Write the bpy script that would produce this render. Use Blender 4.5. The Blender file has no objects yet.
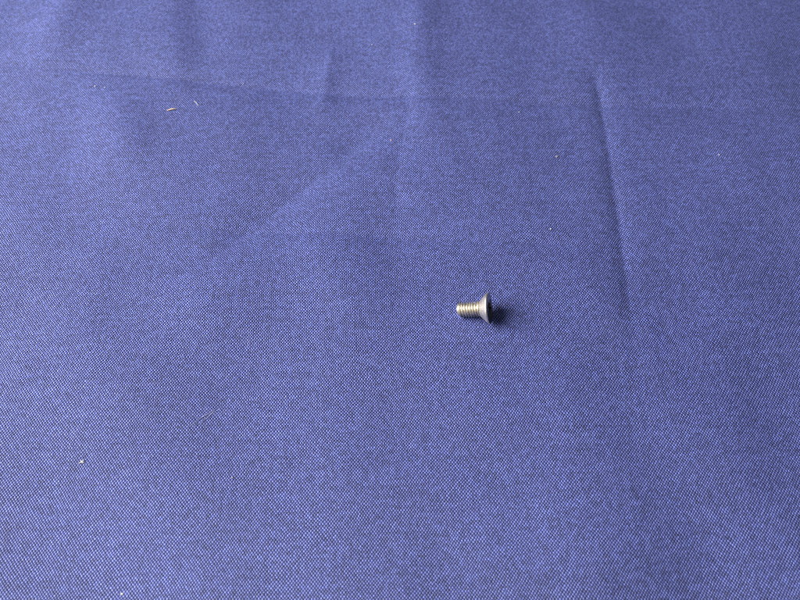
import bpy, math, random
import numpy as np
from mathutils import Vector, Matrix, noise

MM = 0.001
scene = bpy.context.scene
C = scene.collection
R = math.radians

# ------------------------------------------------------------------ camera
ELEV, DIST, FPX = R(57), 163 * MM, 858.0          # phone held above the cloth
cam_d = bpy.data.cameras.new("camera")
cam = bpy.data.objects.new("camera", cam_d)
C.objects.link(cam)
cam.location = (0, -DIST * math.cos(ELEV), DIST * math.sin(ELEV))
cam.rotation_euler = (math.pi / 2 - ELEV, 0, 0)
cam_d.sensor_width = 36
cam_d.lens = 36 * FPX / 800
cam_d.clip_start = 0.005
cam_d.clip_end = 20
cam_d.dof.use_dof = True
cam_d.dof.focus_distance = DIST * 0.985
cam_d.dof.aperture_fstop = 29.0
scene.camera = cam

# ------------------------------------------------------------------ room light
world = bpy.data.worlds.new("World")
scene.world = world
world.use_nodes = True
bg = world.node_tree.nodes["Background"]
bg.inputs[0].default_value = (0.86, 0.93, 1.0, 1)
bg.inputs[1].default_value = 0.19

def area(name, loc, target, sx, sy, power, col):
    d = bpy.data.lights.new(name, 'AREA')
    d.shape = 'RECTANGLE'
    d.size, d.size_y, d.energy, d.color = sx, sy, power, col
    o = bpy.data.objects.new(name, d)
    C.objects.link(o)
    o.location = loc
    o.rotation_euler = (Vector(target) - Vector(loc)).to_track_quat('-Z', 'Y').to_euler()
    return o

# daylight from a window to the left of the table
area("window_light", (-0.46, -0.02, 0.34), (0.0, 0.0, 0.0), 0.46, 0.46, 13.0, (1.0, 0.98, 0.95))

scene.view_settings.view_transform = 'Standard'
scene.view_settings.look = 'None'
scene.view_settings.exposure = 0.0
scene.view_settings.gamma = 1.0
scene.cycles.use_denoising = False
scene.cycles.filter_width = 0.95
scene.cycles.max_bounces = 6

# ------------------------------------------------------------------ node helper
class NT:
    def __init__(self, name):
        self.m = bpy.data.materials.new(name)
        self.m.use_nodes = True
        self.t = self.m.node_tree
        self.p = self.t.nodes["Principled BSDF"]
    def n(self, typ, **kw):
        nd = self.t.nodes.new(typ)
        for k, v in kw.items():
            setattr(nd, k, v)
        return nd
    def link(self, a, b):
        self.t.links.new(a, b)
    def put(self, sock, v):
        if hasattr(v, "is_output"):
            self.link(v, sock)
        else:
            sock.default_value = v
    def math(self, op, a, b=None, c=None, clamp=False):
        nd = self.n("ShaderNodeMath", operation=op, use_clamp=clamp)
        self.put(nd.inputs[0], a)
        if b is not None: self.put(nd.inputs[1], b)
        if c is not None: self.put(nd.inputs[2], c)
        return nd.outputs[0]
    def noise(self, vec, scale, detail=2.0, rough=0.5):
        nd = self.n("ShaderNodeTexNoise")
        self.link(vec, nd.inputs["Vector"])
        nd.inputs["Scale"].default_value = scale
        nd.inputs["Detail"].default_value = detail
        nd.inputs["Roughness"].default_value = rough
        return nd.outputs[0]
    def mix(self, f, a, b, mode='MIX'):
        nd = self.n("ShaderNodeMix", data_type='RGBA', blend_type=mode)
        self.put(nd.inputs[0], f)
        self.put(nd.inputs[6], a)
        self.put(nd.inputs[7], b)
        return nd.outputs[2]

# ------------------------------------------------------------------ materials
def fabric_material():
    k = NT("blue_plain_weave")
    tc = k.n("ShaderNodeTexCoord")
    mp = k.n("ShaderNodeMapping")
    k.link(tc.outputs["Object"], mp.inputs["Vector"])
    mp.inputs["Rotation"].default_value = (0, 0, R(-2.2))
    mp.inputs["Scale"].default_value = (1000, 1000, 1000)          # millimetres
    P = mp.outputs[0]
    sep = k.n("ShaderNodeSeparateXYZ")
    k.link(P, sep.inputs[0])
    # threads wander a little
    w1 = k.math('SUBTRACT', k.noise(P, 0.05, 2, 0.5), 0.5)
    mp2 = k.n("ShaderNodeMapping")
    k.link(P, mp2.inputs["Vector"])
    mp2.inputs["Location"].default_value = (71, 13, 5)
    w2 = k.math('SUBTRACT', k.noise(mp2.outputs[0], 0.05, 2, 0.5), 0.5)
    j1 = k.math('SUBTRACT', k.noise(P, 1.1, 1), 0.5)
    j2 = k.math('SUBTRACT', k.noise(mp2.outputs[0], 1.1, 1), 0.5)
    PU, PV = 0.255, 0.325
    u = k.math('DIVIDE', k.math('ADD', sep.outputs[0], k.math('ADD', k.math('MULTIPLY', w1, 1.6), k.math('MULTIPLY', j1, 0.22))), PU)
    v = k.math('DIVIDE', k.math('ADD', sep.outputs[1], k.math('ADD', k.math('MULTIPLY', w2, 1.6), k.math('MULTIPLY', j2, 0.22))), PV)
    cu, cv = k.math('FLOOR', u), k.math('FLOOR', v)
    fu, fv = k.math('FRACT', u), k.math('FRACT', v)
    par = k.math('FLOORED_MODULO', k.math('ADD', cu, cv), 2.0)
    su = k.math('SINE', k.math('MULTIPLY', fu, math.pi))
    sv = k.math('SINE', k.math('MULTIPLY', fv, math.pi))
    hw = k.math('MULTIPLY', k.math('POWER', su, 0.6), k.math('MULTIPLY_ADD', sv, 0.65, 0.35))
    hf = k.math('MULTIPLY', k.math('POWER', sv, 0.6), k.math('MULTIPLY_ADD', su, 0.65, 0.35))
    h = k.math('ADD', k.math('MULTIPLY', hw, k.math('SUBTRACT', 1.0, par)), k.math('MULTIPLY', hf, par))
    # every yarn and every crossing differs slightly
    def rnd(*s):
        cb = k.n("ShaderNodeCombineXYZ")
        for i, x in enumerate(s): k.put(cb.inputs[i], x)
        wn = k.n("ShaderNodeTexWhiteNoise", noise_dimensions='3D')
        k.link(cb.outputs[0], wn.inputs["Vector"])
        return wn.outputs[0]
    rw, rf, rc = rnd(cu, 3.0, 1.0), rnd(cv, 7.0, 2.0), rnd(cu, cv, 4.0)
    yarn_r = k.math('ADD', k.math('MULTIPLY', rw, k.math('SUBTRACT', 1.0, par)), k.math('MULTIPLY', rf, par))
    val = k.math('ADD', k.math('MULTIPLY_ADD', yarn_r, 0.12, 0.54), k.math('MULTIPLY', rc, 0.72))
    # dyed warp, paler weft; yarn colour is mixed paler towards its crown
    warp = (0.0020, 0.0045, 0.084, 1)
    weft = (0.096, 0.118, 0.345, 1)
    base = k.mix(par, warp, weft)
    crown_mix = k.math('MULTIPLY', k.math('POWER', h, 2.5), 0.16)
    base = k.mix(crown_mix, base, (0.23, 0.26, 0.43, 1))
    # wear / dye mottling in patches
    patch = k.noise(P, 0.06, 2, 0.6)
    speck = k.noise(P, 0.9, 1, 0.6)
    def slub(sc, seed):
        m = k.n("ShaderNodeMapping")
        k.link(P, m.inputs["Vector"])
        m.inputs["Scale"].default_value = sc
        m.inputs["Location"].default_value = (seed, seed, 0)
        return k.noise(m.outputs[0], 1.0, 1, 0.6)
    slubs = k.math('ADD', k.math('MULTIPLY', slub((2.2, 0.10, 1), 3.0), k.math('SUBTRACT', 1.0, par)),
                   k.math('MULTIPLY', slub((0.10, 1.9, 1), 17.0), par))
    val = k.math('MULTIPLY', val, k.math('MULTIPLY_ADD', slubs, 0.40, 0.81))
    val = k.math('MULTIPLY', val, k.math('MULTIPLY_ADD', patch, 0.20, 0.84))
    val = k.math('MULTIPLY', val, k.math('MULTIPLY_ADD', speck, 0.60, 0.70))
    cb = k.n("ShaderNodeCombineXYZ")
    for i in range(3): k.link(val, cb.inputs[i])
    col = k.mix(1.0, base, cb.outputs[0], 'MULTIPLY')
    k.link(col, k.p.inputs["Base Color"])
    k.p.inputs["Roughness"].default_value = 0.55
    # the weft is the lustrous yarn, the warp is matt
    k.link(k.math('MULTIPLY_ADD', par, 0.72, 0.08), k.p.inputs["Specular IOR Level"])
    k.p.inputs["Sheen Weight"].default_value = 0.05
    k.p.inputs["Sheen Roughness"].default_value = 0.4
    k.p.inputs["Sheen Tint"].default_value = (0.75, 0.78, 1, 1)
    bp = k.n("ShaderNodeBump")
    bp.inputs["Strength"].default_value = 0.8
    bp.inputs["Distance"].default_value = 0.10 * MM
    k.link(h, bp.inputs["Height"])
    k.link(bp.outputs[0], k.p.inputs["Normal"])
    return k.m

def steel_material(name, base, rough):
    k = NT(name)
    tc = k.n("ShaderNodeTexCoord")
    f = k.noise(tc.outputs["Object"], 900.0, 4, 0.6)
    g = k.noise(tc.outputs["Object"], 3500.0, 3, 0.6)
    k.p.inputs["Metallic"].default_value = 1.0
    dark = tuple(c * 0.62 for c in base[:3]) + (1,)
    k.link(k.mix(k.math('MULTIPLY_ADD', f, 2.4, -0.75, clamp=True), dark, base), k.p.inputs["Base Color"])
    k.link(k.math('MULTIPLY_ADD', g, 0.16, rough - 0.08), k.p.inputs["Roughness"])
    bp = k.n("ShaderNodeBump")
    bp.inputs["Strength"].default_value = 0.15
    bp.inputs["Distance"].default_value = 0.02 * MM
    k.link(g, bp.inputs["Height"])
    k.link(bp.outputs[0], k.p.inputs["Normal"])
    return k.m

def lint_material(name, col):
    k = NT(name)
    tc = k.n("ShaderNodeTexCoord")
    f = k.noise(tc.outputs["Object"], 2500.0, 2)
    lo = tuple(c * 0.8 for c in col) + (1,)
    k.link(k.mix(f, lo, tuple(col) + (1,)), k.p.inputs["Base Color"])
    k.p.inputs["Roughness"].default_value = 0.7
    return k.m

FABRIC = fabric_material()
STEEL = steel_material("bright_steel", (0.97, 0.91, 0.80, 1), 0.37)
STEEL_HEAD = steel_material("turned_steel", (0.96, 0.88, 0.78, 1), 0.42)
STEEL_FACE_SHADE = steel_material("face_steel_shade", (0.36, 0.34, 0.31, 1), 0.26)  # same steel as the head, base darkened to paint in the face's shade
STEEL_RECESS_SHADE = steel_material("recess_steel_shade", (0.14, 0.13, 0.12, 1), 0.45)  # same steel again, shade inside the recess put into the base colour
WHITE = lint_material("white_lint", (0.47, 0.47, 0.50))
ORANGE = lint_material("orange_lint", (0.62, 0.47, 0.35))
PINK = lint_material("pink_lint", (0.50, 0.32, 0.42))
TAN = lint_material("tan_lint", (0.22, 0.19, 0.24))
PALE = lint_material("pale_blue_scuff", (0.26, 0.28, 0.52))

def mesh_obj(name, verts, faces, mat, parent=None, smooth=True):
    me = bpy.data.meshes.new(name)
    me.from_pydata([tuple(v) for v in verts], [], faces)
    me.update()
    if smooth:
        me.polygons.foreach_set("use_smooth", [True] * len(me.polygons))
    me.materials.append(mat)
    o = bpy.data.objects.new(name, me)
    C.objects.link(o)
    o.parent = parent
    return o

# ------------------------------------------------------------------ cloth
SCREW_XY = np.array([13.75, -3.3])                 # mm, middle of the screw's footprint

def poly_dist(X, Y, pts):
    """signed sideways distance, and 0..1 position along a polyline (mm)"""
    best = np.full(X.shape, 1e9); sgn = np.zeros(X.shape); pos = np.zeros(X.shape)
    L = [math.dist(a, b) for a, b in zip(pts, pts[1:])]
    T = sum(L); acc = 0
    for (a, b), l in zip(zip(pts, pts[1:]), L):
        dx, dy = (b[0] - a[0]) / l, (b[1] - a[1]) / l
        t = np.clip((X - a[0]) * dx + (Y - a[1]) * dy, 0, l)
        ex, ey = X - (a[0] + t * dx), Y - (a[1] + t * dy)
        d = np.hypot(ex, ey)
        s = np.where(ex * dy - ey * dx >= 0, 1.0, -1.0)     # + on the right of travel
        m = d < best
        best = np.where(m, d, best); sgn = np.where(m, s, sgn); pos = np.where(m, (acc + t) / T, pos)
        acc += l
    return best * sgn, pos

def ends(p, a=0.2, b=0.2):
    s = np.clip(p / a, 0, 1) * np.clip((1 - p) / b, 0, 1)
    return s * s * (3 - 2 * s)

def cloth_height(X, Y):
    Z = np.zeros(X.shape)
    # (polyline, kind, height, width left/below, width right/above, fade in, fade out)
    creases = [
        # sharp fold running away from the viewer: surface dips, then climbs
        ([(44.0, 67), (45.0, 55), (44.9, 38.3), (44.2, 14.2), (43.4, -4.5), (42.6, -20)], 'v', -0.70, 5.5, 4.8, .12, .45),
        ([(44.2, 64), (45.0, 55), (44.9, 38.3), (44.2, 14.2), (43.4, -4.5), (42.6, -20)], 'v', -0.20, 1.6, 1.2, .1, .4),
        # long fold across the far part
        ([(-110, 67), (-57, 61.1), (-34, 58.5), (0, 55), (35.7, 52.4), (110, 50.2)], 'v', -0.6, 9.0, 6.0, .35, .05),
        ([(-110, 67), (-57, 61.1), (-34, 58.5), (0, 55), (35.7, 52.4), (110, 50.2)], 'v', -0.20, 1.8, 1.3, .3, .05),
        ([(-56, 18.6), (-20, 16.2), (10, 14.2), (49.5, 12.5)], 'v', -0.30, 5.0, 4.0, .2, .2),
        ([(-50, 18.2), (-20, 16.2), (10, 14.2), (49.5, 12.5)], 'v', -0.09, 1.6, 1.3, .25, .3),
        ([(2.3, 66), (1.8, 50.3), (-1, 29.9), (1, 8)], 'v', -0.30, 3.0, 4.0, .25, .4),
        # diagonal pulls on the left
        ([(2, 53), (-18.8, 29.9), (-32, 15.5), (-50, -1)], 'v', -1.4, 7.0, 12.0, .25, .35),
        ([(-15.4, 76), (-17.1, 59.8), (-17.4, 44)], 'v', 0.60, 4.0, 5.0, .3, .4),
        # upright folds at the far edge
        ([(-57.5, 100), (-52, 66.4), (-47, 45)], 'g', 0.95, 5.0, 7.0, .05, .5),
        ([(5.0, 100), (4.2, 66.4), (5.4, 36)], 'g', 0.85, 5.0, 4.0, .05, .5),
        ([(-75, 100), (-82, 80), (-84, 60)], 'g', 0.75, 5, 5, .05, .5),
        ([(-66, 60), (-60, 40), (-62, 20)], 'g', 0.7, 6, 6, .3, .5),
        ([(-40.3, 18), (-13.9, 13), (2, 4)], 'g', 0.22, 4, 7, .3, .4),
        ([(18, 13), (31.7, 14), (51.9, 15.5)], 'g', 0.10, 3.5, 3.5, .4, .4),
        ([(-60, -10), (-40, -20), (-30, -50)], 'g', 0.45, 10, 10, .3, .3),
    ]
    for pts, kind, hgt, wl, wr, a, b in creases:
        d, p = poly_dist(X, Y, pts)
        w = np.where(d > 0, wr, wl)
        q = np.abs(d) / w
        prof = np.exp(-q * 1.6) if kind == 'v' else np.exp(-q * q)
        if kind == 'v':                                     # round the very apex
            prof = np.exp(-(np.sqrt(q * q + 0.006) - 0.077) * 1.6)
        Z += hgt * prof * ends(p, a, b)
    return Z

def swell(X, Y):
    out = np.empty(X.shape)
    fx, fy, fo = X.ravel(), Y.ravel(), out.ravel()
    for i in range(fx.size):
        a, b = float(fx[i]), float(fy[i])
        fo[i] = (1.5 * noise.noise((a / 46, b / 60, 3.1)) + 1.35 * noise.noise((a / 19, b / 26, 9.7))
                 + 0.16 * noise.noise((a / 7, b / 8, 1.3)))
    return out

def axis(lo, hi, fine, far, growth=1.22):
    n = int(round((hi - lo) / fine))
    c = [lo + (hi - lo) * i / n for i in range(n + 1)]
    s, x, right = fine, hi, []
    while x < far:
        s *= growth; x += s; right.append(x)
    s, x, left = fine, lo, []
    while x > -far:
        s *= growth; x -= s; left.append(x)
    return np.array(left[::-1] + c + right)

def build_cloth():
    xs, ys = axis(-100, 100, 0.5, 320), axis(-70, 95, 0.5, 320)
    X, Y = np.meshgrid(xs, ys)
    # the slow swell is smooth: sample it coarsely, then interpolate
    cx, cy = np.linspace(xs[0], xs[-1], 300), np.linspace(ys[0], ys[-1], 300)
    S = swell(*np.meshgrid(cx, cy))
    Sx = np.stack([np.interp(xs, cx, r) for r in S])
    S2 = np.stack([np.interp(ys, cy, Sx[:, j]) for j in range(len(xs))], 1)
    Z = cloth_height(X, Y) + 0.8 * S2
    rr = np.hypot(X - SCREW_XY[0], Y - SCREW_XY[1])
    t = np.clip((rr - 7) / 16, 0, 1); t = t * t * (3 - 2 * t)
    Z = Z * t
    ny, nx = X.shape
    top = np.stack([X, Y, Z], -1).reshape(-1, 3)
    bot = top - np.array([0, 0, 0.45])
    V = np.concatenate([top, bot]) * MM
    i = np.arange((ny - 1) * (nx - 1))
    r, c = i // (nx - 1), i % (nx - 1)
    a = r * nx + c
    q = np.stack([a, a + 1, a + nx + 1, a + nx], 1)
    N = nx * ny
    qb = q[:, ::-1] + N
    rim = ([j for j in range(nx)] + [j * nx + nx - 1 for j in range(1, ny)]
           + [(ny - 1) * nx + j for j in range(nx - 2, -1, -1)] + [j * nx for j in range(ny - 2, 0, -1)])
    side = np.array([[rim[k], rim[k] + N, rim[(k + 1) % len(rim)] + N, rim[(k + 1) % len(rim)]] for k in range(len(rim))])
    F = np.concatenate([q, qb, side]).astype(np.int32)
    me = bpy.data.meshes.new("blue_cloth")
    me.vertices.add(len(V)); me.vertices.foreach_set("co", V.ravel().astype(np.float32))
    me.loops.add(F.size); me.loops.foreach_set("vertex_index", F.ravel())
    me.polygons.add(len(F))
    me.polygons.foreach_set("loop_start", np.arange(0, F.size, 4, dtype=np.int32))
    me.update(calc_edges=True)
    me.polygons.foreach_set("use_smooth", np.ones(len(F), dtype=bool))
    me.materials.append(FABRIC)
    me.validate()
    o = bpy.data.objects.new("blue_cloth", me)
    C.objects.link(o)
    o["label"] = "blue woven cotton cloth with faint fold creases under the screw"
    o["category"] = "cloth"
    tri_z = lambda x, y: float(np.interp(y, ys, [np.interp(x, xs, Z[j]) for j in range(ny)]))
    return o, tri_z

cloth, ground_z = build_cloth()

# ------------------------------------------------------------------ screw (M3 x 6 size, millimetres along local X, tip at 0)
def build_screw():
    root = bpy.data.objects.new("machine_screw", None)
    root.empty_display_size = 0.003
    C.objects.link(root)
    root["label"] = "small silver steel countersunk screw lying on its side on the blue cloth"
    root["category"] = "screw"
    RH, XF, XR = 2.92, 6.0, 5.66          # head radius, face, back edge of the rim
    RC, P = 1.00, 0.50                     # thread core radius, pitch
    XN = XR - (RH - 1.30)                  # where the cone meets the shank
    nt, nz = 56, 200
    V, F = [], []
    for i in range(nz + 1):
        x = XN * i / nz + (0.05 if i == nz else 0)
        env = min(1.0, (x + 0.10) / 0.40) * min(1.0, max(0.0, (XN + 0.12 - x) / 0.30))
        for j in range(nt):
            th = 2 * math.pi * j / nt
            ph = (x / P - j / nt) % 1.0
            tri = 1 - abs(2 * ph - 1)
            tri = min(1.0, max(0.0, (tri - 0.06) / 0.86))
            r = RC + 0.52 * tri * max(0, env) + (0.29 * max(0.0, (x - XN + 0.35) / 0.35) if x > XN - 0.35 else 0)
            r += 0.012 * noise.noise((x * 1.9, math.cos(th) * 2, math.sin(th) * 2))
            V.append((x * MM, r * math.cos(th) * MM, r * math.sin(th) * MM))
    for i in range(nz):
        for j in range(nt):
            a, b = i * nt + j, i * nt + (j + 1) % nt
            F.append((a, b, b + nt, a + nt))
    # end of the shank: small chamfer, then a flat end with a slight dimple
    last = list(range(nt))
    for x, r in ((-0.10, 0.98), (-0.12, 0.80), (-0.06, 0.40)):
        s = len(V)
        for j in range(nt):
            th = 2 * math.pi * j / nt
            V.append((x * MM, r * math.cos(th) * MM, r * math.sin(th) * MM))
        for j in range(nt):
            F.append((last[j], s + j, s + (j + 1) % nt, last[(j + 1) % nt]))
        last = list(range(s, s + nt))
    F.append(tuple(last))
    shank = mesh_obj("threaded_shank", V, F, STEEL, root)

    # head: cone, rim, slightly domed face with a cross recess
    V, F = [], []
    nt = 120
    prof = [(XN - 0.02, 1.28), (XN + 0.06, 1.36), (XN + 0.5, 1.80), (XN + 1.0, 2.30), (XR - 0.06, RH - 0.05),
            (XR, RH), (XR + 0.10, RH + 0.01), (XF - 0.06, RH), (XF - 0.02, RH - 0.05)]
    rings = []
    for x, r in prof:
        s = len(V)
        for j in range(nt):
            th = 2 * math.pi * j / nt
            V.append((x * MM, r * math.cos(th) * MM, r * math.sin(th) * MM))
        rings.append(s)
    for a, b in zip(rings, rings[1:]):
        for j in range(nt):
            F.append((a + j, a + (j + 1) % nt, b + (j + 1) % nt, b + j))
    TURN = R(12)
    def depth(y, z):
        """cross recess depth below the face (mm)"""
        y, z = y * math.cos(TURN) + z * math.sin(TURN), -y * math.sin(TURN) + z * math.cos(TURN)
        def wing(a, b):
            t = max(0.0, min(1.0, (1.75 - abs(a)) / 0.12)) * max(0.0, min(1.0, (0.52 - abs(b)) / 0.08))
            return t * (1.45 - 0.55 * abs(a) / 1.75)
        d = max(wing(y, z), wing(z, y))
        rr = math.hypot(y, z)
        core = max(0.0, min(1.0, (1.05 - rr) / 0.12)) * (1.65 - 0.3 * rr)
        return max(d, core)
    nr = 64
    prev, VR, FR, hole = rings[-1], [], [], []
    face_rings = [prev]
    for i in range(1, nr):
        r = (RH - 0.05) * (1 - i / nr)
        s = len(V)
        for j in range(nt):
            th = 2 * math.pi * j / nt
            y, z = r * math.cos(th), r * math.sin(th)
            x = XF + 0.08 * (1 - (r / RH) ** 2) - 0.02 - depth(y, z)
            V.append((x * MM, y * MM, z * MM))
        for j in range(nt):
            q = (prev + j, prev + (j + 1) % nt, s + (j + 1) % nt, s + j)
            dd = [depth(V[k][1] / MM, V[k][2] / MM) for k in q]
            (hole if max(dd) > 0.03 else F).append(q)
        prev = s
    c = len(V)
    V.append(((XF + 0.06 - depth(0, 0)) * MM, 0, 0))
    for j in range(nt):
        hole.append((prev + j, prev + (j + 1) % nt, c))
    def sub(name, faces, mat, parent):
        used = sorted({i for f in faces for i in f}); mp = {o: n for n, o in enumerate(used)}
        return mesh_obj(name, [V[i] for i in used], [tuple(mp[i] for i in f) for f in faces], mat, parent)
    head = sub("countersunk_head", F, STEEL_HEAD, root)
    head.data.materials.append(STEEL_FACE_SHADE)
    for i in range(8 * nt, len(F)):
        head.data.polygons[i].material_index = 1
    rec = sub("cross_recess", hole, STEEL_RECESS_SHADE, head)
    rec["label"] = "dark cross shaped driver recess in the screw head"
    # at rest: the rim of the head and the end of the thread touch the cloth
    r_tip, x_tip = 1.47, 0.35
    tilt = math.asin((RH - r_tip) / math.hypot(XR - x_tip, 0))
    yaw = R(-7)
    rot = Matrix.Rotation(yaw, 4, 'Z') @ Matrix.Rotation(-tilt, 4, 'Y')
    # lift so that the lowest point just presses into the cloth
    low = min((rot @ Vector(p))[2] for o in (shank, head) for p in [v.co for v in o.data.vertices])
    mid = rot @ Vector((3.0 * MM, 0, 0))
    root.matrix_world = Matrix.Translation((SCREW_XY[0] * MM - mid.x, SCREW_XY[1] * MM - mid.y, -low - 0.04 * MM)) @ rot
    return root

screw = build_screw()

# ------------------------------------------------------------------ lint and specks on the cloth
def speck(name, label, x, y, size, mat, seed, flat=0.55, stretch=1.0, ang=0.0):
    rnd = random.Random(seed)
    V, F = [], []
    nu, nv = 9, 6
    for i in range(nv + 1):
        ph = math.pi * i / nv
        for j in range(nu):
            th = 2 * math.pi * j / nu
            k = 0.66 * size * (0.75 + 0.5 * rnd.random())
            px, py, pz = k * stretch * math.sin(ph) * math.cos(th), k * math.sin(ph) * math.sin(th), k * flat * math.cos(ph)
            V.append(((px * math.cos(ang) - py * math.sin(ang)) * MM, (px * math.sin(ang) + py * math.cos(ang)) * MM, pz * MM))
    for i in range(nv):
        for j in range(nu):
            a, b = i * nu + j, i * nu + (j + 1) % nu
            F.append((a, a + nu, b + nu, b))
    o = mesh_obj(name, V, F, mat)
    o.location = (x * MM, y * MM, (ground_z(x, y) + size * flat * 0.7) * MM)
    o["label"], o["category"], o["group"] = label, "lint", "lint specks scattered on the cloth"
    return o

def fibre(name, label, pts, rad, mat, extra=()):
    """one tangle: a main strand through pts (mm) and further strands"""
    V, F = [], []
    x0, y0 = pts[0]
    for strand in (pts,) + tuple(extra):
        n, m = 14, 6
        for i in range(n + 1):
            t = i / n * (len(strand) - 1)
            k = min(int(t), len(strand) - 2); t -= k
            ax, ay = strand[k]; bx, by = strand[k + 1]
            px, py = ax + (bx - ax) * t, ay + (by - ay) * t
            dx, dy = bx - ax, by - ay
            l = math.hypot(dx, dy)
            r = rad * (0.35 + 0.65 * math.sin(math.pi * (0.08 + 0.84 * i / n)))
            r *= 1 + 0.25 * noise.noise((px * 5, py * 5, 2))
            pz = ground_z(px, py) + rad * 0.8 + rad * 0.6 * math.sin(math.pi * i / n)
            for j in range(m):
                a = 2 * math.pi * j / m
                V.append(((px - x0 - dy / l * r * math.cos(a)) * MM, (py - y0 + dx / l * r * math.cos(a)) * MM, (pz + r * math.sin(a)) * MM))
            if i:
                s = len(V) - 2 * m
                for j in range(m):
                    F.append((s + j, s + (j + 1) % m, s + m + (j + 1) % m, s + m + j))
        e = len(V)
        F.append(tuple(range(e - m, e)))
        s0 = e - (n + 1) * m
        F.append(tuple(range(s0 + m - 1, s0 - 1, -1)))
    o = mesh_obj(name, V, F, mat)
    o.location = (x0 * MM, y0 * MM, 0)
    o["label"], o["category"], o["group"] = label, "lint", "lint specks scattered on the cloth"
    return o

speck("lint_speck", "bright round white lint speck near the upper left corner", -69.1, 57.8, .30, WHITE, 1)
speck("lint_speck", "small white lint speck just right of the brightest upper left speck", -66.8, 57.4, .20, WHITE, 2)
fibre("lint_sliver", "orange tan sliver of lint, the only orange fleck on the cloth", [(-51.6, 49.9), (-50.6, 50.3), (-49.6, 50.5)], .15, ORANGE)
fibre("lint_fibre", "short curved white fibre to the right of the orange sliver", [(-46.1, 53.2), (-45.5, 52.6), (-44.9, 51.6)], .06, WHITE)
fibre("lint_tuft", "bright white lint tuft in the lower left of the cloth", [(-54.3, -33.0), (-53.8, -32.7), (-53.4, -32.4)], .11, WHITE,
      (((-54.0, -32.4), (-53.7, -32.9)), ((-53.9, -32.8), (-53.3, -32.8))))
speck("lint_speck", "white lint speck near the top edge, right of centre", 3.6, 77.6, .30, WHITE, 3)
speck("lint_speck", "tiny white speck left of and below the top edge speck", -6.6, 72.3, .22, WHITE, 4)
speck("lint_speck", "pinkish speck beside the upright fold, above the screw and left of it", -1.9, 41.5, .24, PINK, 5, stretch=1.4, ang=1.4)
speck("lint_fleck", "dull tan fleck left of the long sharp crease", 33.5, 36.6, .36, TAN, 6, flat=.3, stretch=1.5, ang=.6)
speck("lint_speck", "white lint speck on the right, beyond the long sharp crease", 68.1, 36.9, .24, WHITE, 7)
speck("lint_speck", "white lint speck above the screw head and right of it", 30.3, 17.0, .24, WHITE, 8)
speck("lint_speck", "white lint speck cut by the bottom edge of the view", -43.4, -54.3, .28, WHITE, 9, stretch=1.4)
speck("lint_speck", "tiny white speck on the cross fold, right of the white fibre", -35.8, 59.8, .20, WHITE, 10)
speck("lint_speck", "tiny white speck just above the cross fold, left of the sharp crease", 26.4, 49.7, .20, WHITE, 12)
speck("lint_fleck", "tan fleck low on the cloth, left of centre", -28.1, -35.4, .24, TAN, 13, flat=.4)
fibre("scuff_streak", "faint slanting scuff on the cloth, built as loose pale blue fibres, left of centre", [(-36.6, -26.3), (-34, -23.8), (-31.6, -22.0)], .04, PALE,  # scuffed line in the cloth, modelled with added strands
      (((-35.8, -26.2), (-33.6, -24.4), (-32.2, -22.2)), ((-35.2, -24.6), (-33.2, -23.4)), ((-34.2, -24.6), (-32.4, -23.0), (-30.9, -22.4))))
